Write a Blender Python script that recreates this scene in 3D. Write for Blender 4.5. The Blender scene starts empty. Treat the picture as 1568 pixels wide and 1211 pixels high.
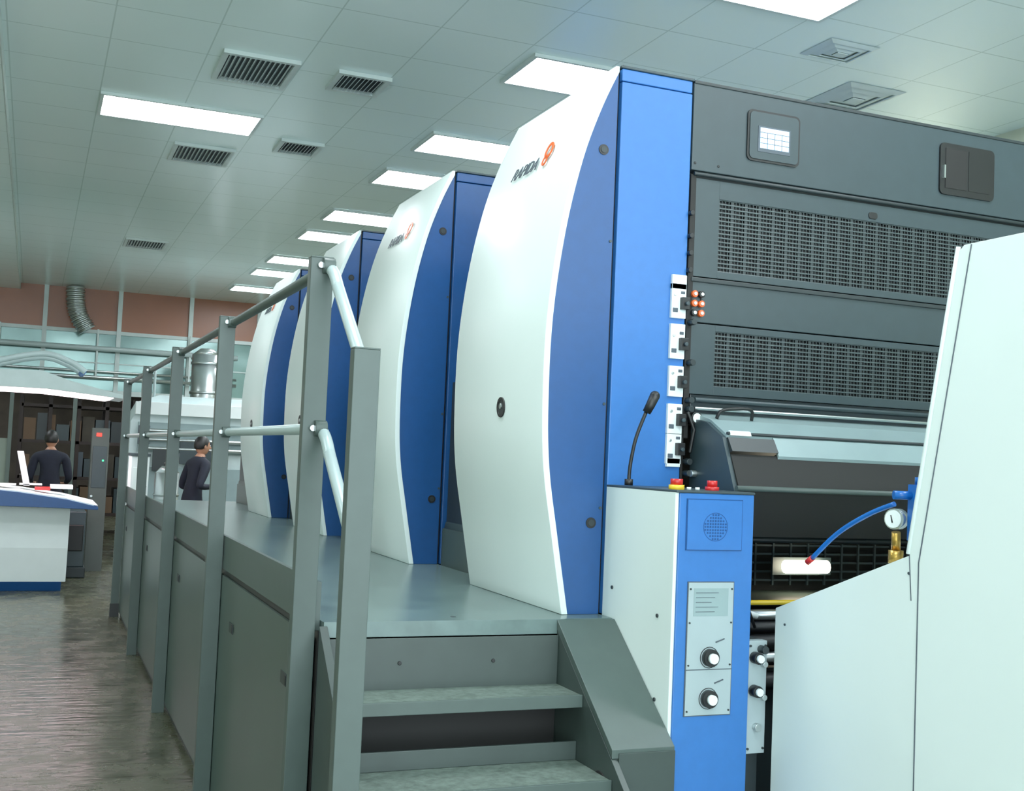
import bpy, bmesh, math, random
from mathutils import Vector, Matrix
random.seed(4)
S=bpy.context.scene
try:
    S.view_settings.view_transform='Standard'; S.view_settings.look='None'
    S.view_settings.exposure=1.3; S.view_settings.gamma=1.14
except Exception as e: print(e)

# ---------------------------------------------------------------- materials
MATS={}
def srgb(c):
    return tuple(((x/255)/12.92 if x/255<=0.04045 else ((x/255+0.055)/1.055)**2.4) for x in c)+(1,)
def mat(name,col,rough=0.5,metal=0.0,var=0.06,scale=6.0,emit=0,spec=0.5,bump=0.0,coat=0):
    if name in MATS: return MATS[name]
    m=bpy.data.materials.new(name); m.use_nodes=True; nt=m.node_tree; b=nt.nodes['Principled BSDF']
    c=srgb(col)
    tc=nt.nodes.new('ShaderNodeTexCoord'); n=nt.nodes.new('ShaderNodeTexNoise'); n.inputs['Scale'].default_value=scale; n.inputs['Detail'].default_value=4
    nt.links.new(tc.outputs['Object'],n.inputs['Vector'])
    r=nt.nodes.new('ShaderNodeValToRGB')
    r.color_ramp.elements[0].position=.3; r.color_ramp.elements[1].position=.7
    r.color_ramp.elements[0].color=tuple(max(0,x*(1-var)) for x in c[:3])+(1,)
    r.color_ramp.elements[1].color=tuple(min(1,x*(1+var)) for x in c[:3])+(1,)
    nt.links.new(n.outputs['Fac'],r.inputs['Fac']); nt.links.new(r.outputs['Color'],b.inputs['Base Color'])
    b.inputs['Roughness'].default_value=rough; b.inputs['Metallic'].default_value=metal
    b.inputs['Specular IOR Level'].default_value=spec
    if coat: b.inputs['Coat Weight'].default_value=coat
    if emit:
        b.inputs['Emission Color'].default_value=c; b.inputs['Emission Strength'].default_value=emit
    if bump:
        bp=nt.nodes.new('ShaderNodeBump'); bp.inputs['Strength'].default_value=bump; bp.inputs['Distance'].default_value=.01
        nt.links.new(n.outputs['Fac'],bp.inputs['Height']); nt.links.new(bp.outputs['Normal'],b.inputs['Normal'])
    MATS[name]=m; return m

WHITE=mat('press_white',(226,240,237),.34,var=.02,scale=2)
BLUE=mat('press_blue',(42,106,182),.4,var=.04,scale=30)
BLUE2=mat('press_blue_dark',(12,68,128),.4,var=.04,scale=30)  # also used as the dimmer-lit copy of press blue on far corner covers
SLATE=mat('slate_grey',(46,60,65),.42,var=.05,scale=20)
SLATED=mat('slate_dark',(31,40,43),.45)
BLACK=mat('black_rubber',(11,12,14),.45)
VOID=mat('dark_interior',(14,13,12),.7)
GREY=mat('rail_grey',(66,80,76),.42,var=.05,scale=15)
PANEL=mat('panel_grey',(62,78,71),.34,var=.06,scale=3)
DECK=mat('deck_grey',(94,114,112),.26,var=.18,scale=9,bump=.05)
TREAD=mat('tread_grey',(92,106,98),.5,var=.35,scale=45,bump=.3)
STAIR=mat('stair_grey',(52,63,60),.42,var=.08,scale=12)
PIPE=mat('pipe_light',(166,184,184),.3,var=.03)
STEEL=mat('brushed_steel',(190,198,198),.28,metal=.9,var=.06,scale=8)
SILVER=mat('plate_silver',(168,184,188),.35,metal=.2,var=.03)
RED=mat('red_plastic',(190,22,22),.35)
YEL=mat('yellow_plastic',(220,185,30),.4)
ORANGE=mat('orange_plastic',(228,92,28),.4)
SCREEN=mat('lcd_screen',(180,218,255),.3,emit=.4)
LAMP=mat('tube_glow',(242,250,255),.5,emit=10,var=0)
LAMPW=mat('work_lamp_glow',(255,240,205),.5,emit=6,var=0)
LAMPC=mat('console_lamp_glow',(255,225,232),.5,emit=3,var=0)
HOSE=mat('hose_blue',(16,96,184),.3)
BRASS=mat('brass',(190,150,70),.3,metal=.8)
BROWN=mat('brown_panel',(140,78,40),.35,var=.08,scale=2)
GLASS=mat('partition_glass',(112,142,138),.1,metal=.35,var=.2,scale=1.2)
MULL=mat('mullion_alu',(196,210,208),.4)
WALL=mat('wall_paint',(186,192,168),.6)
WALLD=mat('hall_wall_dark',(66,58,48),.7,var=.4,scale=2)
WALLH=mat('hall_wall_pale',(140,152,140),.7,var=.2,scale=1)
PAPER=mat('paper_white',(232,242,242),.6,var=.02)
SKIN=mat('skin',(176,126,100),.5)
HAIR=mat('black_hair',(14,12,12),.5,var=.3,scale=60)
NAVY=mat('navy_cloth',(17,23,40),.85,var=.15,scale=20)
TROU=mat('dark_trousers',(22,24,32),.85)
SHOE=mat('black_shoe',(18,17,17),.4)
LIP=mat('lip',(150,80,74),.5)
EYE=mat('eye_dark',(20,15,12),.2)
LEDR=mat('led_red',(255,40,30),.4,emit=1.5)
LEDG=mat('led_green',(60,255,140),.4,emit=1)
INK=mat('print_grey',(70,80,90),.5)
RACK=mat('rack_brown',(48,34,30),.6)
FLAP=mat('flap_grey',(138,160,162),.35)
GRL=mat('grille_bar',(62,74,76),.35)

def ceiling_mat():
    m=bpy.data.materials.new('ceiling_tiles'); m.use_nodes=True; nt=m.node_tree; b=nt.nodes['Principled BSDF']
    N=nt.nodes.new; L=nt.links.new
    tc=N('ShaderNodeTexCoord'); sp=N('ShaderNodeSeparateXYZ'); L(tc.outputs['Object'],sp.inputs[0])
    def line(out,off,per,w):
        a=N('ShaderNodeMath'); a.operation='SUBTRACT'; L(out,a.inputs[0]); a.inputs[1].default_value=off
        d=N('ShaderNodeMath'); d.operation='DIVIDE'; L(a.outputs[0],d.inputs[0]); d.inputs[1].default_value=per
        f=N('ShaderNodeMath'); f.operation='FRACT'; L(d.outputs[0],f.inputs[0])
        s=N('ShaderNodeMath'); s.operation='SUBTRACT'; L(f.outputs[0],s.inputs[0]); s.inputs[1].default_value=.5
        ab=N('ShaderNodeMath'); ab.operation='ABSOLUTE'; L(s.outputs[0],ab.inputs[0])
        g=N('ShaderNodeMath'); g.operation='GREATER_THAN'; L(ab.outputs[0],g.inputs[0]); g.inputs[1].default_value=.5-w/per/2
        return g.outputs[0]
    mx=N('ShaderNodeMath'); mx.operation='MAXIMUM'
    L(line(sp.outputs[0],.30,.6,.009),mx.inputs[0]); L(line(sp.outputs[1],8.88,.6,.011),mx.inputs[1])
    n=N('ShaderNodeTexNoise'); n.inputs['Scale'].default_value=.7; L(tc.outputs['Object'],n.inputs['Vector'])
    r=N('ShaderNodeValToRGB'); r.color_ramp.elements[0].color=srgb((226,247,245)); r.color_ramp.elements[1].color=srgb((236,254,252))
    L(n.outputs['Fac'],r.inputs['Fac'])
    mix=N('ShaderNodeMixRGB'); L(mx.outputs[0],mix.inputs[0]); L(r.outputs['Color'],mix.inputs[1]); mix.inputs[2].default_value=srgb((196,220,216))
    L(mix.outputs[0],b.inputs['Base Color']); b.inputs['Roughness'].default_value=.24; b.inputs['Specular IOR Level'].default_value=1.0
    bp=N('ShaderNodeBump'); bp.inputs['Strength'].default_value=.25; bp.inputs['Distance'].default_value=.004; bp.invert=True
    L(mx.outputs[0],bp.inputs['Height']); L(bp.outputs['Normal'],b.inputs['Normal'])
    return m
def floor_mat():
    m=bpy.data.materials.new('worn_floor'); m.use_nodes=True; nt=m.node_tree; b=nt.nodes['Principled BSDF']
    N=nt.nodes.new; L=nt.links.new
    tc=N('ShaderNodeTexCoord'); mp=N('ShaderNodeMapping'); mp.inputs['Scale'].default_value=(1.2,1.0,1); L(tc.outputs['Object'],mp.inputs[0])
    n=N('ShaderNodeTexNoise'); n.inputs['Scale'].default_value=3.5; n.inputs['Detail'].default_value=9; n.inputs['Roughness'].default_value=.7; L(mp.outputs[0],n.inputs['Vector'])
    r=N('ShaderNodeValToRGB'); r.color_ramp.elements[0].position=.3; r.color_ramp.elements[1].position=.72
    r.color_ramp.elements[0].color=srgb((60,60,44)); r.color_ramp.elements[1].color=srgb((92,94,74))
    L(n.outputs['Fac'],r.inputs['Fac']); L(r.outputs['Color'],b.inputs['Base Color'])
    r2=N('ShaderNodeValToRGB'); r2.color_ramp.elements[0].position=.35; r2.color_ramp.elements[1].position=.65
    r2.color_ramp.elements[0].color=(.14,.14,.14,1); r2.color_ramp.elements[1].color=(.36,.36,.36,1)
    L(n.outputs['Fac'],r2.inputs['Fac']); L(r2.outputs['Color'],b.inputs['Roughness'])
    b.inputs['Specular IOR Level'].default_value=.6
    mp2=N('ShaderNodeMapping'); mp2.inputs['Scale'].default_value=(1.,4.0,1); L(tc.outputs['Object'],mp2.inputs[0])
    n2=N('ShaderNodeTexNoise'); n2.inputs['Scale'].default_value=4; n2.inputs['Detail'].default_value=3; L(mp2.outputs[0],n2.inputs['Vector'])
    bp=N('ShaderNodeBump'); bp.inputs['Strength'].default_value=.4; bp.inputs['Distance'].default_value=.02
    L(n2.outputs['Fac'],bp.inputs['Height']); L(bp.outputs['Normal'],b.inputs['Normal'])
    return m
CEIL=ceiling_mat(); FLOOR=floor_mat()

# ---------------------------------------------------------------- mesh builder
def catmull(P,n=4):
    out=[]
    for i in range(len(P)-1):
        p0=Vector(P[max(i-1,0)]);p1=Vector(P[i]);p2=Vector(P[i+1]);p3=Vector(P[min(i+2,len(P)-1)])
        for k in range(n):
            t=k/n
            out.append(.5*((2*p1)+(p2-p0)*t+(2*p0-5*p1+4*p2-p3)*t*t+(3*p1-p0-3*p2+p3)*t**3))
    out.append(Vector(P[-1])); return out
class MB:
    def __init__(s): s.bm=bmesh.new(); s.m=[]
    def mi(s,m):
        if m not in s.m: s.m.append(m)
        return s.m.index(m)
    def face(s,vs,mi,smooth=False):
        try:
            f=s.bm.faces.new(vs); f.material_index=mi; f.smooth=smooth; return f
        except ValueError: pass
    def box(s,x0,x1,y0,y1,z0,z1,m):
        i=s.mi(m); v=[s.bm.verts.new((x,y,z)) for x in(x0,x1) for y in(y0,y1) for z in(z0,z1)]
        for q in((0,1,3,2),(4,6,7,5),(0,4,5,1),(2,3,7,6),(0,2,6,4),(1,5,7,3)): s.face([v[k] for k in q],i)
    def prism(s,pts,axis,a0,a1,m,smooth=False,mend=None):
        i=s.mi(m); ie=s.mi(mend) if mend else i
        f={'x':lambda p,a:(a,p[0],p[1]),'y':lambda p,a:(p[0],a,p[1]),'z':lambda p,a:(p[0],p[1],a)}[axis]
        A=[s.bm.verts.new(f(p,a0)) for p in pts]; B=[s.bm.verts.new(f(p,a1)) for p in pts]
        n=len(pts)
        for k in range(n): s.face([A[k],A[(k+1)%n],B[(k+1)%n],B[k]],i,smooth)
        s.face(A[::-1],ie); s.face(B,ie)
    def frame(s,x0,x1,y0,y1,w,z0,z1,m):
        s.box(x0,x1,y0,y0+w,z0,z1,m); s.box(x0,x1,y1-w,y1,z0,z1,m); s.box(x0,x0+w,y0+w,y1-w,z0,z1,m); s.box(x1-w,x1,y0+w,y1-w,z0,z1,m)
    def shell(s,out,inn,y0,y1,m):
        i=s.mi(m); V=s.bm.verts.new
        rows=[[V((p[0],y,p[1])) for p in L] for L,y in((out,y0),(out,y1),(inn,y0),(inn,y1))]
        n=len(out)
        for k in range(n-1):
            s.face([rows[0][k],rows[1][k],rows[1][k+1],rows[0][k+1]],i,True)
            s.face([rows[2][k],rows[2][k+1],rows[3][k+1],rows[3][k]],i,True)
            s.face([rows[0][k],rows[0][k+1],rows[2][k+1],rows[2][k]],i)
            s.face([rows[1][k],rows[3][k],rows[3][k+1],rows[1][k+1]],i)
        for k in(0,n-1): s.face([rows[0][k],rows[2][k],rows[3][k],rows[1][k]],i)
    def tube(s,pts,r,m,seg=14,caps=True,r2=None):
        i=s.mi(m); pts=[Vector(p) for p in pts]; rings=[]; n=len(pts); up=None
        for k,p in enumerate(pts):
            d=(pts[min(k+1,n-1)]-pts[max(k-1,0)]).normalized()
            if up is None:
                up=Vector((0,0,1)) if abs(d.z)<.9 else Vector((1,0,0))
            a=d.cross(up).normalized(); up=a.cross(d).normalized()
            rr=r if r2 is None else r+(r2-r)*k/(n-1)
            rings.append([s.bm.verts.new(p+rr*(math.cos(t)*a+math.sin(t)*up)) for t in[2*math.pi*j/seg for j in range(seg)]])
        for k in range(n-1):
            for j in range(seg): s.face([rings[k][j],rings[k][(j+1)%seg],rings[k+1][(j+1)%seg],rings[k+1][j]],i,True)
        if caps: s.face(rings[0][::-1],i); s.face(rings[-1],i)
    def ring(s,c,n,r0,r1,h,m,seg=24):
        i=s.mi(m); n=Vector(n).normalized(); c=Vector(c)
        a=n.orthogonal().normalized(); b=n.cross(a)
        R=[]
        for (r,o) in((r0,0),(r1,0),(r1,h),(r0,h)):
            R.append([s.bm.verts.new(c+n*o+r*(math.cos(t)*a+math.sin(t)*b)) for t in[2*math.pi*j/seg for j in range(seg)]])
        for k in range(4):
            for j in range(seg): s.face([R[k][j],R[k][(j+1)%seg],R[(k+1)%4][(j+1)%seg],R[(k+1)%4][j]],i,k in(1,3))
    def sphere(s,c,r,m,seg=16,rot=None,fn=None):
        i=s.mi(m); M=Matrix.Translation(c)@(rot.to_4x4() if rot else Matrix.Identity(4))@Matrix.Diagonal((r[0],r[1],r[2],1))
        res=bmesh.ops.create_uvsphere(s.bm,u_segments=seg,v_segments=max(8,seg*3//4),radius=1)
        for v in res['verts']:
            if fn: v.co=Vector(fn(v.co))
            v.co=M@v.co
        for v in res['verts']:
            for f in v.link_faces: f.material_index=i; f.smooth=True
    def done(s,name,parent=None,bevel=0,loc=None,rotz=0):
        bmesh.ops.recalc_face_normals(s.bm,faces=s.bm.faces)
        me=bpy.data.meshes.new(name); s.bm.to_mesh(me); s.bm.free()
        for m in s.m: me.materials.append(m)
        o=bpy.data.objects.new(name,me); S.collection.objects.link(o)
        if loc: o.location=loc
        o.rotation_euler[2]=rotz
        if parent: o.parent=parent
        if bevel:
            b=o.modifiers.new('bevel','BEVEL'); b.width=bevel; b.segments=2; b.limit_method='ANGLE'; b.angle_limit=math.radians(40)
        return o
def empty(name,loc=(0,0,0)):
    e=bpy.data.objects.new(name,None); S.collection.objects.link(e); e.location=loc; e.empty_display_size=.1; return e

# ---------------------------------------------------------------- camera
E=1.55; F=1780.0
d1=Vector((-734,-67,-F)).normalized(); dh=Vector((1,-.043,0)).normalized()
up=dh.cross(d1).normalized()
if up.y<0: up=-up
dx=d1.cross(up).normalized()
R=Matrix((dx,d1,up))
cd=bpy.data.cameras.new('camera'); cam=bpy.data.objects.new('camera',cd); S.collection.objects.link(cam)
cam.matrix_world=Matrix.Translation((0,0,E))@R.to_4x4()
cd.sensor_fit='HORIZONTAL'; cd.sensor_width=36; cd.lens=F/1568*36; cd.clip_start=.05
S.camera=cam

# ---------------------------------------------------------------- room
H=2.55; CZ=E+H
m=MB(); m.box(-4,6.5,-4,30,-.1,0,FLOOR); m.done('floor')
m=MB(); m.box(-.34,6.5,-4,20.6,CZ,CZ+.08,CEIL); m.box(-4,-.34,-4,20.6,CZ-.10,CZ-.04,CEIL); m.box(-.338,-.33,-4,20.6,CZ-.10,CZ-.001,MULL); m.done('ceiling')
m=MB(); m.box(6.46,6.6,-4,30,0,CZ+.1,WALL); m.done('wall_right')
m=MB(); m.box(-4.12,-4,-4,30,0,CZ+.1,WALL); m.done('wall_left')
m=MB()
m.box(-4,6.46,20.6,20.7,3.42,CZ+.08,BROWN)
m.box(-4,6.46,20.62,20.68,2.42,3.36,GLASS)
m.box(-4,6.46,20.58,20.72,3.36,3.42,MULL); m.box(-4,6.46,20.58,20.72,2.34,2.42,MULL)
for k in range(-4,6):
    x=.067+1.165*k
    if x>-4: m.box(x-.035,x+.035,20.55,20.73,2.36,CZ,MULL)
m.box(2.0,6.46,20.6,20.7,0,2.36,WALLH)
m.box(-4,-.35,20.6,20.7,0,1.55,WALLH)
for x in(-.35,.62): m.box(x-.03,x+.03,20.58,20.72,0,2.34,mat('door_post',(96,110,104),.5))
m.box(-4,6.46,20.60,20.62,2.86,2.88,MULL)
m.done('wall_back')
m=MB(); m.box(-4,6.46,28.5,28.6,0,3.3,WALLD); m.done('wall_hall')
m=MB(); m.box(-4,6.46,20.7,28.5,3.2,3.3,WALLD); m.done('ceiling_hall')
m=MB()
for z,r in((2.62,.03),(2.72,.02),(3.1,.045)): m.tube([(-3.9,20.45,z),(3.2,20.45,z)],r,STEEL if r<.04 else PIPE,10)
for x in(-2,-.6,.9,2.4): m.box(x-.015,x+.015,20.43,20.47,2.6,3.42,MULL)
m.done('wall_pipes')

def troffer(x0,y0,x1,y1,z=CZ,mt=LAMP):
    m=MB()
    m.box(x0+.025,x1-.025,y0+.025,y1-.025,z-.018,z-.008,mt)
    m.frame(x0,x1,y0,y1,.025,z-.024,z-.001,MULL)
    return m.done('ceiling_light')
troffer(.306,8.87,1.49,9.47)
for h in(1.85,2.586,3.37,3.884,4.66,5.17,5.95,6.45,7.2): troffer(2.76,h*H,3.95,h*H+.6)
for (x,y) in((.3,3.6),(.3,.8),(2.76,1.9),(2.76,-.8),(.3,-1.8),(-2.2,4),(-2.2,10),(-2.2,16),(5,7),(5,15)): troffer(x,y,x+1.19,y+.6,CZ if x>-1 else CZ-.10)  # extra unseen troffers, added to throw more light on the near parts
troffer(-1.2,22.5,0.2,23.1,3.2); troffer(-2.5,25.5,-1.1,26.1,3.2); troffer(1.5,23.5,2.7,24.1,3.2)  # hall troffers added to brighten the back region

def vent(x0,y0,x1,y1,n=9):
    m=MB(); z=CZ
    m.box(x0+.03,x1-.03,y0+.03,y1-.03,z-.004,z-.001,INK)
    m.frame(x0,x1,y0,y1,.035,z-.028,z-.001,MULL)
    for k in range(n):
        x=x0+.055+(x1-x0-.11)*k/(n-1)
        m.prism([(x-.013,z-.030),(x-.010,z-.030),(x+.012,z-.006),(x+.009,z-.006)],'y',y0+.035,y1-.035,MULL)
    m.done('ceiling_vent')
vent(.385*H,2.94*H,.58*H,3.18*H,13); vent(.682*H,2.95*H,.826*H,3.11*H,10)
vent(.373*H,3.93*H,.572*H,4.17*H,13); vent(.68*H,3.70*H,.82*H,3.86*H,10); vent(.36*H,5.9*H,.56*H,6.15*H,13)
def diffuser(x0,y0,x1,y1):
    m=MB(); cx=(x0+x1)/2; cy=(y0+y1)/2
    def sq(a,b,z): return [m.bm.verts.new((cx+i*a,cy+j*b,z)) for i,j in((-1,-1),(1,-1),(1,1),(-1,1))]
    a=(x1-x0)/2; b=(y1-y0)/2; i=m.mi(MULL)
    for t0,t1,z0,z1 in((1.,.80,CZ-.004,CZ-.018),(.78,.52,CZ-.006,CZ-.022),(.50,.25,CZ-.008,CZ-.026)):
        A=sq(a*t0,b*t0,z0); B=sq(a*t1,b*t1,z1); C=sq(a*(t1-.03),b*(t1-.03),z1+.004)
        for k in range(4): m.face([A[k],A[(k+1)%4],B[(k+1)%4],B[k]],i); m.face([B[k],B[(k+1)%4],C[(k+1)%4],C[k]],i)
    m.box(cx-a*.2,cx+a*.2,cy-b*.2,cy+b*.2,CZ-.03,CZ-.025,MULL)
    m.done('air_diffuser')
diffuser(1.64*H,2.16*H,1.78*H,2.28*H); diffuser(1.87*H,2.38*H,2.05*H,2.58*H)

# ---------------------------------------------------------------- printing units
DZ=E-.498
prof=[(1.631,-.497),(1.585,-.25),(1.545,-.02),(1.532,.20),(1.536,.48),(1.570,.77),(1.624,1.018),(1.689,1.206),(1.755,1.35)]
PO=[(p[0],p[1]+E) for p in catmull(prof,5)]
PI=[(min(p[0]+.022,1.768),p[1]) for p in PO]
UY=[3.474,5.14,6.84,8.58]
units=[]
def unit(y0,first,ynext):
    e=empty('printing_unit',(0,0,0)); y1=y0+.86; zt=PO[-1][1]; zb=PO[0][1]
    m=MB(); m.shell(PO,PI,y0,y1,WHITE)
    m.done('side_cover',e,.002)
    m=MB(); m.prism(PI+[(1.768,zt-.002),(1.768,zb)],'y',y0+.007,y1-.01,BLUE2); 
    for (x,z) in((1.722,1.058+E),(1.728,-.197+E)):
        m.ring((x,y0+.008,z),(0,-1,0),.010,.018,.004,BLACK); m.tube([(x,y0+.01,z),(x,y0+.002,z)],.011,SLATED)
    for z in(zt-.6,zt-1.15,zb+.35): m.tube([(1.76,y0+.01,z),(1.76,y0+.003,z)],.005,SLATE)
    m.done('end_cover',e,.0)
    m=MB(); m.box(1.768,1.780,y0+.02,y1,zb,zt-.005,BLACK)
    m.box(1.780,2.056,y0,y1,zb,zt-.05,BLUE if first else BLUE2); m.box(1.780,2.056,y0+.002,y1,zt-.046,zt-.004,BLUE if first else BLUE2)  # light falloff put into the colour: near unit brighter, far units darker
    m.box(1.775,2.062,y0-.004,y1,zt-.004,zt+.006,SLATE)
    m.done('corner_cover',e,.003)
    m=MB()
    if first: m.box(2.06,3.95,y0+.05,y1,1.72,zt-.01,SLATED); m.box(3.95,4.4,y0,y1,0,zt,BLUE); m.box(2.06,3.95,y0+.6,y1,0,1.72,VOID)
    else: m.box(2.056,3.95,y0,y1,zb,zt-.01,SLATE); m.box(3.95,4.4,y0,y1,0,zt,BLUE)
    a,b=y1+.01,ynext-.01
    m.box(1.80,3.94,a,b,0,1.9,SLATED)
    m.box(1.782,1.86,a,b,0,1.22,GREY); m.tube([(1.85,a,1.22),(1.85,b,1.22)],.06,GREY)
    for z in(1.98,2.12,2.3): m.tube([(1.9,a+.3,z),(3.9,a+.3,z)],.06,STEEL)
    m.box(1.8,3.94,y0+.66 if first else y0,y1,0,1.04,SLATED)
    m.done('housing',e)
    m=MB(); c=(1.5335,y0+.36,E+.185); nn=Vector((-1,0,-.02))
    m.ring(c,nn,.026,.036,.006,BLACK); m.tube([Vector(c)+Vector((.01,0,0)),Vector(c)-Vector((.004,0,0))],.027,SLATED)
    m.tube([Vector(c)-Vector((.004,0,-.004)),Vector(c)-Vector((.008,0,-.004))],.010,STEEL)
    m.done('latch',e)
    cu=bpy.data.curves.new('t','FONT'); cu.body='RAPIDA'; cu.size=.070; cu.shear=.45; cu.extrude=.0012; cu.space_character=.98; cu.align_x='LEFT'
    to=bpy.data.objects.new('t',cu); S.collection.objects.link(to)
    bpy.context.view_layer.update()
    me=bpy.data.meshes.new_from_object(to.evaluated_get(bpy.context.evaluated_depsgraph_get())); bpy.data.objects.remove(to)
    me.materials.clear(); me.materials.append(INK)
    lo=bpy.data.objects.new('lettering',me); S.collection.objects.link(lo); lo.parent=e
    a=math.atan(.335); lx=Vector((0,-1,0)); ly=Vector((math.sin(a),0,math.cos(a))); lz=lx.cross(ly)
    M=Matrix((lx,ly,lz)).transposed().to_4x4(); M.translation=Vector((1.634,y0+.61,E+1.055))+lz*.006
    lo.matrix_world=M
    m=MB()
    c=Vector((1.652,y0+.29,E+1.105))+lz*.006
    m.ring(c+ly*.004,lz,.020,.033,.003,ORANGE); m.ring(c-ly*.035+lx*-.012,lz,.012,.020,.003,ORANGE)
    m.done('emblem',e)
    units.append(e)
for k,y in enumerate(UY): unit(y,k==0,(UY+[11.0])[k+1])

# ---------------------------------------------------------------- delivery front
Y=3.474
def grille(m,x0,x1,z0,z1,y,nx,nz):
    m.box(x0,x1,y+.016,y+.018,z0,z1,BLACK)
    for k in range(nz+1):
        z=z0+(z1-z0)*k/nz; m.box(x0,x1,y+.000,y+.005,z-.0026,z+.0026,GRL)
    for k in range(nx+1):
        x=x0+(x1-x0)*k/nx; w=.0065 if k%4==0 else .002
        m.box(x-w,x+w,y+.001,y+.006,z0,z1,SLATED)
e=empty('delivery_front_guard'); e.parent=units[0]
XR=3.94
m=MB(); m.box(2.062,XR,Y,Y+.045,E+1.035,E+1.345,SLATE)
m.box(2.062,XR,Y-.004,Y+.02,E+1.34,E+1.352,SLATED)
m.tube([(2.07,Y-.004,E+1.022),(XR,Y-.004,E+1.022)],.007,SLATED)
for x in(2.075,2.17): m.tube([(x,Y+.002,E+1.06),(x,Y-.003,E+1.06)],.005,BLACK)
m.done('upper_panel',e,.003)
def rrect(x0,x1,z0,z1,r,n=5):
    P=[]
    for cx,cz,a0 in((x1-r,z1-r,0),(x0+r,z1-r,90),(x0+r,z0+r,180),(x1-r,z0+r,270)):
        for k in range(n+1):
            a=math.radians(a0+90*k/n); P.append((cx+r*math.cos(a),cz+r*math.sin(a)))
    return P
m=MB(); m.prism(rrect(2.283,2.506,E+1.10,E+1.285,.02),'y',Y-.006,Y+.005,BLACK); m.prism(rrect(2.291,2.498,E+1.108,E+1.277,.016),'y',Y-.009,Y,SLATE)
m.box(2.325,2.462,Y-.0105,Y,E+1.135,E+1.228,INK)
m.box(2.333,2.455,Y-.012,Y,E+1.148,E+1.222,SCREEN)
for k in range(1,4): x=2.333+.122*k/4; m.box(x-.001,x+.001,Y-.0128,Y,E+1.148,E+1.205,INK)
for z in(1.166,1.185,1.205): m.box(2.333,2.455,Y-.0128,Y,E+z-.001,E+z+.001,INK)
m.done('display',e)
m=MB(); m.prism(rrect(3.155,3.425,E+1.09,E+1.29,.02),'y',Y-.008,Y+.005,BLACK); m.box(3.18,3.285,Y-.010,Y,E+1.115,E+1.27,VOID); m.box(3.295,3.40,Y-.0095,Y,E+1.115,E+1.27,BLACK); m.box(3.165,3.172,Y-.02,Y,E+1.15,E+1.2,STEEL)
m.done('inspection_window',e)
def gpanel(z0,z1,g0,g1,nm,nz):
    m=MB(); y=Y+.01
    m.box(2.085,2.182,y-.006,y+.02,E+z0,E+z1,SLATE); m.box(2.182,XR,y-.006,y+.02,E+g1,E+z1,SLATE); m.box(2.182,XR,y-.006,y+.02,E+z0,E+g0,SLATE); m.box(3.80,XR,y-.006,y+.02,E+g0,E+g1,SLATE)
    grille(m,2.182,3.80,E+g0,E+g1,y-.002,112,nz)
    if nz>14:
        m.prism(rrect(2.83,2.87,E+.955,E+.98,.010),'y',y-.010,y,BLACK)
    m.done(nm,e,.002)
gpanel(.665,1.01,.69,.945,'grille_panel',17); gpanel(.255,.50,.285,.478,'grille_panel_lower',13)
m=MB(); m.box(2.075,XR,Y+.004,Y+.04,E+.505,E+.655,SLATE); m.box(2.075,XR,Y-.004,Y+.01,E+.645,E+.66,SLATED); m.tube([(2.12,Y+.006,E+.585),(2.12,Y,E+.585)],.004,BLACK)
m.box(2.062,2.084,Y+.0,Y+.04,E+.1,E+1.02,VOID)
m.box(2.10,XR,Y+.02,Y+.05,E+.15,E+.255,mat('smoked_glass',(40,48,52),.1)); m.tube([(2.10,Y-.01,E+.235),(XR,Y-.01,E+.235)],.008,SLATE); m.tube([(2.10,Y-.01,E+.205),(XR,Y-.01,E+.205)],.006,STEEL)
m.done('middle_panel',e,.002)
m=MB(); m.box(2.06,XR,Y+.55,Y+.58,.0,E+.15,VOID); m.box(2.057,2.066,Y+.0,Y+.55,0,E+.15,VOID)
for k in range(6): z=E-.44+k*.035; m.box(2.10,XR,Y+.50,Y+.51,z-.004,z+.004,SLATE)
for k in range(22): x=2.12+k*.085; m.box(x-.004,x+.004,Y+.495,Y+.505,E-.46,E-.25,SLATE)
m.tube([(2.07,Y+.1,E-.25),(XR,Y+.1,E-.25)],.012,SLATED); m.tube([(2.07,Y+.3,E-.22),(XR,Y+.3,E-.22)],.03,SLATED)
m.box(2.07,XR,Y+.2,Y+.54,E-.50,E-.485,GREY)
m.done('delivery_cavity',e)
m=MB()
m.prism([(Y+.01,E+.175),(Y+.015,E+.19),(Y-.10,E+.165),(Y-.20,E+.115),(Y-.20,E+.10),(Y-.10,E+.15)],'x',2.11,XR,FLAP)
m.prism([(Y-.195,E+.115),(Y-.205,E+.11),(Y-.24,E+.05),(Y-.235,E+.04)],'x',2.29,XR,FLAP)
m.prism([(Y-.18,E+.10),(Y-.21,E+.105),(Y-.24,E+.06),(Y-.21,E+.05)],'x',2.11,2.29,SLATED)
m.tube([(2.11,Y-.203,E+.118),(XR,Y-.203,E+.118)],.005,SLATED,8)
m.prism([(Y-.196,E+.128),(Y-.206,E+.125),(Y-.212,E+.112),(Y-.20,E+.11)],'x',2.12,2.20,PAPER)
m.prism([(Y+.0,E+.17),(Y-.10,E+.155),(Y-.20,E+.105),(Y-.235,E+.03),(Y-.28,E-.07),(Y-.2,E-.09),(Y,E-.09)],'x',2.095,2.11,SLATE)
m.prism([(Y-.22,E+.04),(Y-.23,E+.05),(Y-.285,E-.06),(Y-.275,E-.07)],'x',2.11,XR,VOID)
m.tube([(2.10,Y-.285,E-.06),(XR,Y-.285,E-.06)],.009,GREY)
m.prism([(Y-.28,E-.07),(Y-.285,E-.06),(Y-.20,E-.22),(Y-.19,E-.22)],'x',2.11,XR,VOID)
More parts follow.
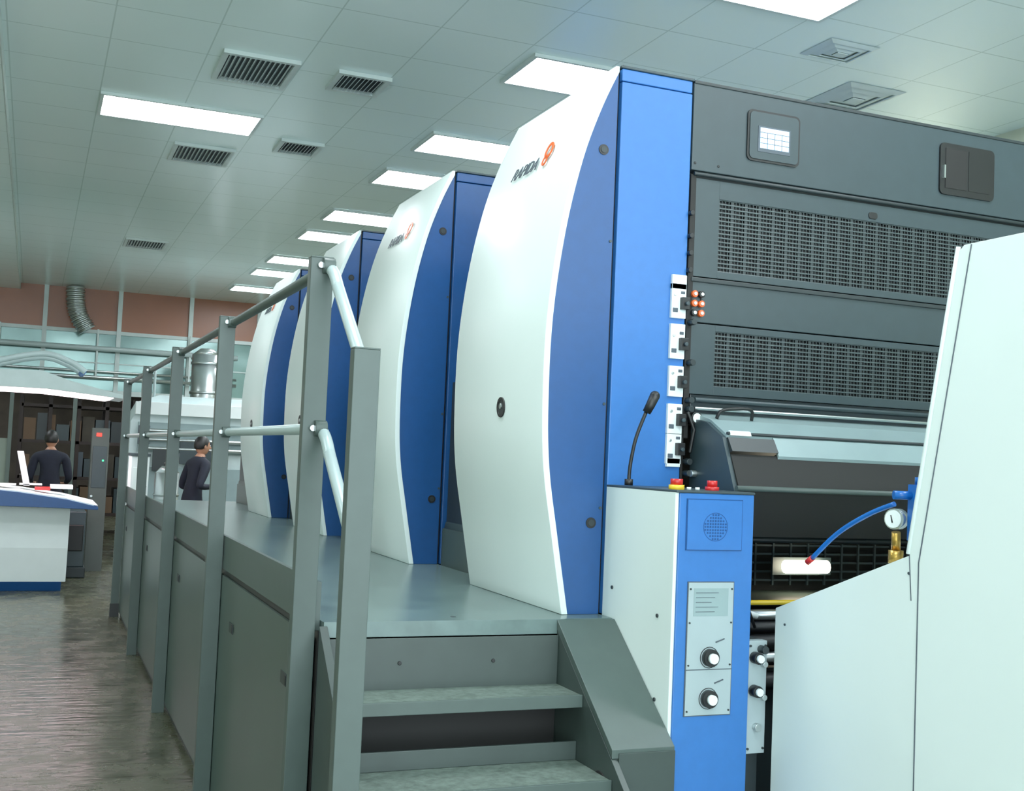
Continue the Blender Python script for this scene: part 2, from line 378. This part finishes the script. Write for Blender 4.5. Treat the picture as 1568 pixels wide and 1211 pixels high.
m.tube(catmull([(2.14,Y-.09,E+.17),(2.15,Y-.10,E+.195),(2.20,Y-.10,E+.205),(2.27,Y-.10,E+.205),(2.28,Y-.09,E+.17)],4),.006,BLACK)
m.done('hinged_flap',e)
m=MB()
for k,z in enumerate((.56,.42,.29,.16,.06)):
    m.box(1.995,2.052,Y-.012,Y+.01,E+z-.05,E+z+.07 if k<2 else E+z+.055,PAPER)
    m.box(2.028,2.058,Y-.03,Y,E+z-.02,E+z+.022,BLACK); m.tube([(2.043,Y-.03,E+z),(2.043,Y-.042,E+z)],.007,SLATE)
    m.tube([(2.008,Y-.012,E+z+.03),(2.008,Y-.016,E+z+.03)],.005,STEEL); m.box(2.000,2.020,Y-.014,Y,E+z-.03,E+z-.015,INK); m.box(2.03,2.046,Y-.014,Y,E+z+.034,E+z+.044,INK)
m.box(1.998,2.05,Y-.012,Y+.01,E-.0,E+.03,PAPER)
m.box(1.995,2.052,Y-.012,Y+.01,E+.61,E+.66,PAPER)
for a in range(2):
    for b in range(3):
        x=2.088+a*.028; z=E+.535+b*.033
        m.tube([(x,Y+.004,z),(x,Y-.012,z)],.012,BLACK if (a+b)%3==0 else ORANGE); m.tube([(x,Y-.01,z),(x,Y-.016,z)],.006,PAPER)
for z in(.88,.80,.74,.68): m.tube([(2.062,Y-.002,E+z),(2.062,Y-.02,E+z)],.009,BLACK)
for z in(.50,.36,.23,.20,.02,-.02): m.tube([(2.075,Y+.0,E+z),(2.075,Y-.035,E+z)],.011,SLATED)
m.tube([(2.10,Y,E+.17),(2.10,Y-.03,E+.17)],.022,BLACK); m.tube([(2.10,Y-.03,E+.17),(2.10,Y-.033,E+.17)],.017,PAPER)
m.tube([(2.062,Y-.03,E+.19),(2.09,Y-.03,E+.13),(2.075,Y-.03,E+.05)],.006,BLACK)
m.tube([(2.075,Y-.04,E-.02),(2.11,Y-.04,E-.02)],.012,STEEL)
m.done('push_buttons',e,.0015)
m=MB()
m.tube([(2.78,3.86,E-.375),(2.98,3.86,E-.375)],.026,LAMPW); m.box(2.74,3.02,3.887,3.90,E-.41,E-.34,SLATE)
m.done('work_lamp',e)
m=MB()
for z,r,mt in((-.44,.008,YEL),(-.48,.018,STEEL),(-.52,.02,BLACK),(-.57,.028,BLACK),(-.62,.02,STEEL),(-.70,.03,BLACK)):
    m.tube([(2.09,3.30,E+z),(XR,3.30,E+z)],r,mt)
m.tube([(2.09,3.2,E-.44),(2.2,3.2,E-.47)],.01,PAPER); m.tube([(2.09,3.18,E-.36),(2.13,3.16,E-.42),(2.16,3.15,E-.5)],.005,BLACK)
for x in(2.5,2.7): m.tube([(x,3.2,E-.42),(x+.02,3.2,E-.45)],.02,SLATED)
m.box(2.14,XR,3.32,3.36,0,E-.66,SLATED)
m.done('delivery_rollers',e)

# ---------------------------------------------------------------- operator cabinet
e=empty('control_cabinet')
m=MB(); x0,x1,y0,y1,zt=1.776,2.05,3.014,3.470,E-.072
m.box(x0,x0+.012,y0+.004,y1,.0,zt,WHITE); m.box(x0+.012,x1,y0,y1,0,zt-.004,BLUE); m.box(x0-.001,x1+.002,y0-.003,y1,zt-.004,zt+.004,SLATE)
m.done('housing',e,.003)
m=MB()
m.box(1.812,2.008,y0-.003,y0,E-.246,E-.092,BLUE2); m.box(1.815,2.005,y0-.005,y0,E-.243,E-.095,BLUE)
for a in range(-4,5):
    for b in range(-4,5):
        if a*a+b*b<=17: m.tube([(1.912+a*.009,y0-.004,E-.175+b*.009),(1.912+a*.009,y0-.0062,E-.175+b*.009)],.0032,BLUE2,6)
m.ring((1.912,y0-.004,E-.175),(0,-1,0),.041,.043,.0015,BLUE2)
m.done('speaker',e)
m=MB()
m.box(1.824,1.986,y0-.003,y0,E-.735,E-.338,INK); m.box(1.827,1.983,y0-.0045,y0,E-.597,E-.341,SILVER); m.box(1.827,1.983,y0-.0045,y0,E-.732,E-.600,SILVER)
m.box(1.845,1.965,y0-.0052,y0,E-.44,E-.358,FLAP)
for k in range(5): m.box(1.852,1.93-.012*(k%3),y0-.006,y0,E-.372-k*.014,E-.3705-k*.014,INK)
for z in(-.563,-.684):
    c=Vector((1.905,y0,E+z))
    m.ring((c.x,y0-.004,c.z),(0,-1,0),.030,.032,.002,BLACK); m.tube([c-Vector((0,.004,0)),c-Vector((0,.022,0))],.026,BLACK,20); m.tube([c-Vector((0,.022,0)),c-Vector((0,.035,0))],.015,PAPER,20)
    m.tube([c+Vector((.02,-.006,.045)),c+Vector((.05,-.006,.055))],.002,INK,6)
for x in(1.833,1.977):
    for z in(-.36,-.46,-.585,-.72): m.tube([(x,y0-.003,E+z),(x,y0-.007,E+z)],.003,SLATED,8)
m.done('control_plate',e)
m=MB(); m.tube([(1.82,3.09,zt),(1.82,3.09,zt+.018)],.024,YEL,20); m.tube([(1.82,3.09,zt+.018),(1.82,3.09,zt+.036)],.019,RED,20)
m.tube([(1.965,3.12,zt),(1.965,3.12,zt+.015)],.022,RED,20); m.tube([(1.965,3.12,zt+.015),(1.965,3.12,zt+.034)],.016,RED,20)
for x in(1.87,1.90): m.tube([(x,3.1,zt+.004),(x,3.1,zt+.012)],.007,PAPER)
for (yy,z) in((3.1,.35),(3.1,.85),(3.1,1.1),(3.4,1.15)): m.tube([(x0+.001,yy,z),(x0-.004,yy,z)],.006,SLATED,10)
m.done('emergency_buttons',e)
m=MB(); P=catmull([(1.80,3.36,zt+.006),(1.803,3.36,zt+.07),(1.815,3.35,zt+.16),(1.845,3.34,zt+.25)],5)
m.tube([P[0],Vector(P[0])+Vector((0,0,.02))],.014,BLACK); m.tube(P,.006,BLACK); m.tube([(1.845,3.34,zt+.245),(1.856,3.335,zt+.27),(1.868,3.33,zt+.30)],.014,BLACK,r2=.017); m.sphere((1.868,3.33,zt+.30),(.017,.017,.017),BLACK)
m.done('gooseneck_microphone')
m=MB(); m.box(2.058,2.124,3.03,3.06,E-.86,E-.52,SILVER)
for z in(-.57,-.67):
    m.tube([(2.078,3.03,E+z),(2.078,3.0,E+z)],.018,BLACK); m.tube([(2.078,3.0,E+z),(2.078,2.99,E+z)],.012,PAPER); m.tube([(2.108,3.03,E+z-.02),(2.108,3.01,E+z-.02)],.009,STEEL)
m.tube([(2.09,3.03,E-.78),(2.09,3.012,E-.78)],.012,STEEL); m.tube([(2.1,3.03,E-.545),(2.1,3.0,E-.545)],.012,SLATED)
for x in(2.063,2.117):
    for z in(-.535,-.845): m.tube([(x,3.03,E+z),(x,3.025,E+z)],.004,SLATED,8)
m.box(2.06,2.12,3.06,3.17,0,E-.52,SLATED)
m.done('air_valve_panel',None,.001)

# ---------------------------------------------------------------- delivery hood
m=MB()
poly=[(3.0,0),(3.0,E-.417),(2.42,E-.204),(2.265,E+.575),(2.25,E+.587),(.9,E+.587),(.9,0)]
m.prism(poly,'x',2.13,4.2,WHITE)
m.tube([(2.1297,2.225,E+.585),(2.1297,2.385,E-.22),(2.1297,2.385,.02)],.0022,INK,6)
m.tube([(2.1297,2.42,E-.204),(2.1297,2.41,E-.32)],.0018,INK,6)
m.tube([(2.13,2.27,E+.585),(2.13,2.425,E-.2)],.006,WHITE,10)
for (y,z) in((2.42,E-.25),(2.95,E-.46)): m.tube([(2.131,y,z),(2.127,y,z)],.004,SLATE,8)
hood=m.done('delivery_hood',None,.006)
m=MB()
m.box(2.19,2.24,2.44,2.50,E-.17,E-.02,HOSE); m.tube([(2.215,2.47,E-.02),(2.215,2.47,E+.0)],.022,HOSE); m.tube([(2.15,2.51,E-.05),(2.2,2.49,E-.05)],.012,HOSE)
m.tube([(2.19,2.53,E-.115),(2.16,2.52,E-.115)],.028,STEEL,20); m.tube([(2.16,2.52,E-.115),(2.157,2.519,E-.115)],.024,PAPER,20); m.tube([(2.156,2.519,E-.125),(2.156,2.525,E-.105)],.002,BLACK,6)
m.tube([(2.17,2.52,E-.15),(2.18,2.53,E-.20)],.012,BRASS); m.tube([(2.18,2.53,E-.20),(2.18,2.53,E-.235)],.02,BRASS)
m.tube(catmull([(2.18,2.54,E-.075),(2.165,2.63,E-.11),(2.15,2.74,E-.17),(2.14,2.84,E-.25)],6),.007,HOSE)
m.tube([(2.14,2.84,E-.25),(2.137,2.86,E-.265)],.009,RED)
m.tube([(2.22,2.46,E-.22),(2.22,2.46,E-.16)],.015,SLATED)
m.done('air_regulator',hood)

# ---------------------------------------------------------------- walkway, rail, stairs
YE=11.05
m=MB()
m.box(.82,1.775,3.39,YE,DZ-.035,DZ,DECK)
m.box(.82,1.60,3.375,3.389,DZ-.045,DZ+.001,DECK)
for (x,y) in((.9,3.46),(1.25,3.46)): m.ring((x,y,DZ),(0,0,1),.006,.010,.001,SLATED,12)
m.box(.803,.818,3.42,YE,DZ-.03,DZ+.113,GREY)
posts=[3.42,5.23,7.10,9.05,11.03]
for a,b in zip(posts[:-1],posts[1:]):
    m.box(.801,.812,a+.03,b-.03,.05,DZ-.056,PANEL)
    m.box(.814,.819,a,b,.03,DZ-.031,BLACK)
    for yy in(a+.38,b-.35):
        m.box(.797,.8005,yy-.045,yy+.045,DZ-.26,DZ-.22,SLATED); m.box(.794,.7965,yy-.045,yy-.02,DZ-.255,DZ-.225,BLACK)
m.box(.82,.85,3.45,YE,0,DZ-.036,SLATED)
m.box(.851,1.775,YE-.03,YE,0,DZ-.036,SLATE)
m.done('walkway_platform',None,.0015)
m=MB()
def post(m,y,z0,z1,x=.765,w=.034,d=.018):
    m.box(x-w,x+w,y-d-.006,y-d,z0,z1,GREY); m.box(x-w,x-w+.006,y-d+.0001,y+d,z0,z1,GREY); m.box(x+w-.006,x+w,y-d+.0001,y+d,z0,z1,GREY)
    m.box(x-w,x+w,y-d-.006,y+d,z1+.0001,z1+.005,GREY)
for y in posts: post(m,y,0,E+.575)
post(m,2.86,0,E+.262)
m.box(.725,.803,YE-.05,YE+.01,0,.12,BLACK)
TX=.79
for zz,z2 in((.552,.24),(.068,-.235)):
    m.tube([(TX,YE,E+zz),(TX,3.50,E+zz)],.0175,PIPE if zz<.5 else GREY)
    P=catmull([(TX,3.50,E+zz),(TX,3.42,E+zz),(TX,3.345,E+zz-.03),(TX,3.29,E+zz-.075)],5)
    m.tube(P,.0175,PIPE); m.tube([P[-1],(TX,2.89,E+z2-.07)],.0175,PIPE)
    for y in posts: m.tube([(.765,y-.03,E+zz),(.80,y-.03,E+zz)],.024,GREY); m.tube([(.76,y-.027,E+zz-.0),(.76,y-.036,E+zz)],.010,STEEL)
m.done('safety_railing',None,.0015)

m=MB()
g=.205; r=.197; ny=3.385
for k in range(1,6):
    z=DZ-k*r; yf=ny-k*g
    if z>.03:
        yb=min(yf+g+.03,3.355)
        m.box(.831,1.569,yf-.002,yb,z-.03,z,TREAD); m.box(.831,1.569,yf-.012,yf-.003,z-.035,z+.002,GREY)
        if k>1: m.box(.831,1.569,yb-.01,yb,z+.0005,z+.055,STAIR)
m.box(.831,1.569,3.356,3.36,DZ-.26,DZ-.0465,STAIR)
for x in(1.05,1.35): m.tube([(x,3.358,DZ-.12),(x,3.351,DZ-.12)],.006,BLACK,10)
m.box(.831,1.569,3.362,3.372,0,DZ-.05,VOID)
left=[(3.37,DZ-.01),(2.84,DZ-.47),(2.50,DZ-.80),(2.35,.0),(3.37,0)]
m.prism(left,'x',.805,.83,STAIR)
m.prism([(3.374,DZ-.0),(2.97,DZ-.31),(2.97,DZ-.335),(3.374,DZ-.03)],'x',1.57,1.774,GREY)
m.prism([(3.372,DZ-.031),(2.975,DZ-.336),(2.70,DZ-.56),(2.4,DZ-.8),(2.3,0),(3.372,0)],'x',1.57,1.59,STAIR)
m.prism([(2.975,DZ-.32),(2.965,DZ-.32),(2.965,0),(2.975,0)],'x',1.591,1.774,STAIR)
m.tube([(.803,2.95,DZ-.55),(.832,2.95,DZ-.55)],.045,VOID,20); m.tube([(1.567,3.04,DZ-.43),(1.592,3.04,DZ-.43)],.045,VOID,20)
m.box(.795,.80,3.0,3.03,DZ-.5,DZ-.40,PAPER)
m.done('metal_staircase',None,.0015)

# ---------------------------------------------------------------- background
e=empty('operator_console')
m=MB()
m.prism([(12.9,.10),(12.82,.45),(12.78,.88),(13.7,.88),(13.7,.1)],'x',-1.6,.40,PAPER)
m.prism([(12.95,.0),(12.9,.1),(13.65,.1),(13.6,.0)],'x',-1.55,.36,BLUE2)
for x in(-.35,-.98): m.prism([(12.885,.12),(12.805,.45),(12.768,.87),(12.775,.87)],'x',x-.004,x+.004,SLATE)
m.done('cabinet',e,.01)
m=MB()
P=[(-1.75,1.06),(-.6,1.06),(-.1,1.02),(.35,.96),(.66,.89),(.66,.86),(.3,.87),(-1.75,.90)]
m.prism(P,'y',12.6,13.8,BLUE2); m.prism([(p[0],p[1]+.014) for p in P[:5]]+[(.6,.90),(.35,.95),(-.1,1.01),(-.6,1.05),(-1.75,1.05)],'y',12.62,13.78,PAPER)
m.done('desktop',e,.004)
m=MB()
for k,(x,y) in enumerate(((-.35,12.9),(-.1,13.1),(.2,13.0),(-.6,13.2))): m.box(x,x+.22,y,y+.3,1.075-.045*max(0,x+.1)*2,1.085,PAPER)
m.prism([(-.06,1.07),(-.0,1.07),(-.08,1.42),(-.14,1.42)],'y',13.1,13.5,PAPER)
m.prism([(-.5,1.07),(-.3,1.07),(-.3,1.12),(-.5,1.2)],'y',12.8,13.1,SLATE); m.box(-.48,-.3,13.15,13.4,1.07,1.16,YEL); m.box(.05,.2,12.95,13.2,1.03,1.06,RED)
m.done('papers',e)
m=MB()
m.prism([(-.9,2.22),(.05,2.24),(.3,2.16),(.86,2.03),(.86,2.0),(.1,2.06),(-.9,2.06)],'y',12.5,13.5,mat('lamp_shade',(176,194,192),.4))
m.prism([(-.8,2.055),(.08,2.055),(.75,2.01),(.7,1.995),(.05,2.04),(-.8,2.04)],'y',12.6,13.4,LAMPC)
for yy in(12.7,13.3): m.tube([Vector((p.x,yy,p.z)) for p in catmull([(-1.75,0,.0),(-1.72,0,1.4),(-1.3,0,2.0),(-.5,0,2.28),(.02,0,2.42),(.3,0,2.36),(.46,0,2.26)],6)],.03,PIPE)
m.tube([(.44,12.7,2.27),(.44,13.3,2.27)],.03,HOSE)
m.done('lamp_canopy',e,.004)

m=MB(); m.box(.66,.86,14.9,15.1,0,1.72,mat('cabinet_grey',(74,82,78),.5)); m.box(.68,.84,14.892,14.9,1.0,1.5,SLATE); m.box(.71,.77,14.888,14.893,1.62,1.66,LEDR); m.box(.79,.81,14.888,14.893,1.32,1.34,LEDG); m.tube([(.69,14.89,.9),(.69,14.87,.9)],.015,STEEL)
m.done('electrical_cabinet',None,.005)
m=MB()
for x in(-.2,.25,.7,1.15,1.6):
    for y in(21.0,21.9): m.box(x-.03,x+.03,y-.03,y+.03,0,2.3,RACK)
for z in(.3,.9,1.5,2.1): m.box(-.2,1.6,20.97,21.93,z,z+.05,RACK)
cols=[WALLD,SLATED,SLATE,SLATED,INK,mat('carton',(110,84,62),.7)]
for z in(.35,.95,1.55):
    x=-.15
    while x<1.4:
        w=random.uniform(.12,.28); m.box(x,x+w-.02,21.05,21.8,z,z+random.uniform(.2,.45),random.choice(cols)); x+=w
m.done('storage_rack')
m=MB(); P=catmull([(.50,20.3,CZ-.02),(.52,20.3,CZ-.3),(.58,20.3,CZ-.5),(.72,20.3,CZ-.72)],10)
for k in range(len(P)-1): m.tube([P[k],P[k+1]],.15 if k%2 else .135,STEEL,16)
m.done('flexible_duct')
m=MB(); m.tube([(2.40,18.3,1.5),(2.40,18.3,2.95)],.22,STEEL,24); m.ring((2.4,18.3,2.35),(0,0,1),.215,.235,.04,STEEL); m.ring((2.4,18.3,2.8),(0,0,1),.215,.235,.04,STEEL); m.tube([(2.4,18.3,2.95),(2.4,18.3,3.05)],.22,STEEL,24,r2=.1); m.tube([(2.4,18.3,0),(2.4,18.3,1.5)],.1,SLATE)
m.done('dust_extractor')
m=MB()
m.prism([(1.2,0),(1.2,1.85),(1.35,2.15),(1.55,2.22),(3.4,2.22),(3.4,0)],'y',16.4,17.7,mat('feeder_grey',(206,224,226),.35))
m.box(1.25,3.3,16.3,16.42,1.95,2.12,PAPER); m.box(1.3,3.3,16.36,16.41,1.45,1.85,FLAP); m.box(1.3,3.3,16.35,16.4,.1,1.25,FLAP)
for k in range(3): m.tube([(1.35,16.3,1.5+k*.12),(3.2,16.3,1.5+k*.12)],.025,STEEL)
m.tube([(1.35,16.6,2.2),(1.35,16.6,2.55),(1.5,16.6,2.55),(1.5,16.6,2.2)],.02,PIPE)
m.box(1.5,1.75,16.28,16.3,1.2,1.5,SLATED); m.box(1.3,1.45,16.3,16.34,1.55,1.8,INK); m.box(1.85,2.3,16.28,16.3,1.3,1.62,SLATE)
m.done('sheet_feeder',None,.01)
m=MB(); m.tube([(1.38,13.2,0),(1.38,13.2,1.25)],.13,STEEL,24); m.tube([(1.38,13.2,1.25),(1.38,13.2,1.32)],.13,STEEL,24,r2=.06)
m.ring((1.38,13.2,1.0),(0,0,1),.128,.138,.02,STEEL); m.ring((1.38,13.2,.3),(0,0,1),.128,.138,.02,STEEL); m.tube([(1.38,13.2,1.32),(1.38,13.2,1.36)],.04,BLACK); m.done('steel_drum')
m=MB(); m.box(.98,1.16,12.9,13.3,0.0,1.42,PAPER); m.box(.97,1.17,12.88,13.32,1.42,1.45,SLATE); m.box(1.0,1.14,12.892,12.9,.9,1.3,WHITE); m.tube([(1.13,12.89,1.1),(1.13,12.87,1.1)],.012,BLACK); m.done('white_cabinet',None,.004)
m=MB(); m.box(.15,.62,14.2,15.0,0.12,.75,SLATE); m.box(.12,.64,14.15,15.05,0,.12,SLATED); m.box(.2,.6,14.18,14.2,.3,.6,BLACK); m.done('pallet_cart',None,.01)

# ---------------------------------------------------------------- people
def person(name,loc,yaw,pose):
    e=empty(name,loc); e.rotation_euler[2]=yaw
    ln=pose.get('lean',0)
    J={'pel':((0,0,.90),.125),'sp':((0,.0,1.06),.125),'ch':((0,ln*.5,1.22),.14),'uc':((0,ln,1.34),.12),'nk':((0,ln+.01,1.425),.055),'hd':((0,ln+.02,1.48),.05)}
    Eg=[('pel','sp'),('sp','ch'),('ch','uc'),('uc','nk'),('nk','hd')]
    for s,n in((-1,'l'),(1,'r')):
        J['hip'+n]=((s*.095,0,.84),.095); J['kn'+n]=((s*.10,.02,.47),.06); J['an'+n]=((s*.10,-.01,.10),.042); J['to'+n]=((s*.115,.13,.045),.038)
        Eg+= [('pel','hip'+n),('hip'+n,'kn'+n),('kn'+n,'an'+n),('an'+n,'to'+n)]
        el,wr=pose[n]
        J['sh'+n]=((s*.175,ln,1.345),.068); J['el'+n]=(el,.047); J['wr'+n]=(wr,.030)
        Eg+=[('uc','sh'+n),('sh'+n,'el'+n),('el'+n,'wr'+n)]
    keys=list(J); me=bpy.data.meshes.new('b'); me.from_pydata([J[k][0] for k in keys],[(keys.index(a),keys.index(b)) for a,b in Eg],[])
    o=bpy.data.objects.new('b',me); S.collection.objects.link(o)
    sk=o.modifiers.new('s','SKIN'); sk.use_smooth_shade=True
    for k,sv in zip(keys,me.skin_vertices[0].data):
        rr=J[k][1]; sv.radius=(rr,rr*.78 if k in('pel','sp','ch','uc') else rr); sv.use_root=(k=='pel')
    sb=o.modifiers.new('ss','SUBSURF'); sb.levels=2; sb.render_levels=2
    bpy.context.view_layer.update()
    bm_=bpy.data.meshes.new_from_object(o.evaluated_get(bpy.context.evaluated_depsgraph_get())); bpy.data.objects.remove(o)
    for q in(pose['shirt'],TROU,SKIN,SHOE): bm_.materials.append(q)
    wr=[Vector(J['wrl'][0]),Vector(J['wrr'][0])]
    for p in bm_.polygons:
        c=p.center; p.use_smooth=True
        if min((c-w).length for w in wr)<.045 or c.z>1.43: p.material_index=2
        elif c.z<.10: p.material_index=3
        elif c.z<.88 and min((c-w).length for w in wr)>.14 and abs(c.x)<.2: p.material_index=1
        else: p.material_index=0
    bo=bpy.data.objects.new('body',bm_); S.collection.objects.link(bo); bo.parent=e
    m=MB(); hc=Vector((0,ln+.035,1.555)); tr=Matrix.Rotation(pose.get('turn',0),3,'Z')
    def shp(v):
        x,y,z=v; k=1-.28*max(0,-z)**1.3; return (x*k,y*(1-.12*max(0,-z)) + (.08*max(0,-z) if y>0 else 0),z)
    m.sphere(hc,(.074,.092,.112),SKIN,20,tr,shp)
    P=lambda x,y,z: hc+tr@Vector((x,y,z))
    m.tube([P(0,.088,.015),P(0,.106,-.018),P(0,.108,-.026)],.008,SKIN,8,r2=.013); m.sphere(P(0,.101,-.026),(.014,.012,.009),SKIN,8)
    for s in(-1,1):
        m.sphere(P(s*.029,.082,.008),(.012,.008,.006),PAPER,10); m.sphere(P(s*.029,.088,.008),(.005,.004,.005),EYE,8)
        m.sphere(P(s*.030,.083,.028),(.017,.006,.003),HAIR,8)
        m.sphere(P(s*.074,-.003,-.005),(.009,.018,.030),SKIN,10)
    m.sphere(P(0,.086,-.055),(.022,.008,.006),LIP,10)
    def hr(v):
        x,y,z=v
        if y>.35: z=max(z,.38+.1*(y-.35))
        else: z=max(z,-.45+.5*max(0,y+.3))
        return (x,y,z)
    m.sphere(hc+Vector((0,0,.012))+tr@Vector((0,-.008,0)),(.082,.098,.114),HAIR,20,tr,hr)
    m.done('head',e)
    m=MB(); m.ring((0,ln+.012,1.40),(0,.1,1),.052,.064,.03,pose['shirt'],16); m.done('collar',e)
    for s,n in((-1,'l'),(1,'r')):
        el,w=pose[n]; w=Vector(w); d=(w-Vector(el)).normalized(); sd=d.cross(Vector((0,1,0)) if abs(d.y)<.7 else Vector((0,0,1))).normalized(); nn=sd.cross(d).normalized()
        m=MB(); rot=Matrix((sd,d,nn)).transposed()
        m.sphere(w+d*.045,(.040,.055,.017),SKIN,12,rot)
        for k,(o_,L_) in enumerate(((-.029,.066),(-.010,.078),(.010,.073),(.029,.055))):
            b=w+d*.085+sd*o_; q=b+d*L_*.5+nn*.008; t=q+d*L_*.42+nn*.022
            m.tube([b-d*.02,b,q,t],.0092,SKIN,8,r2=.007); m.sphere(t,(.007,.007,.007),SKIN,8)
        b=w+d*.03-sd*.034; m.tube([w+d*.02-sd*.02,b,b+d*.03-sd*.018+nn*.012,b+d*.055-sd*.018+nn*.018],.011,SKIN,8,r2=.008)
        m.done('hand_'+n,e)
    return e
person('man_at_console',(.22,15.6,0),.0,{'shirt':NAVY,'lean':.03,'l':((-.23,.03,1.08),(-.20,.24,1.02)),'r':((.23,.03,1.08),(.20,.24,1.02)),'turn':-.2})
person('man_standing_by_press',(1.79,14.2,0),-1.15,{'shirt':NAVY,'lean':.06,'l':((-.25,-.02,1.06),(-.16,.20,1.06)),'r':((.26,-.08,1.08),(.18,.14,1.08)),'turn':-.05})

# ---------------------------------------------------------------- world
w=bpy.data.worlds.new('world'); S.world=w; w.use_nodes=True
bg=w.node_tree.nodes['Background']; bg.inputs[0].default_value=(.80,.95,1,1); bg.inputs[1].default_value=2.2
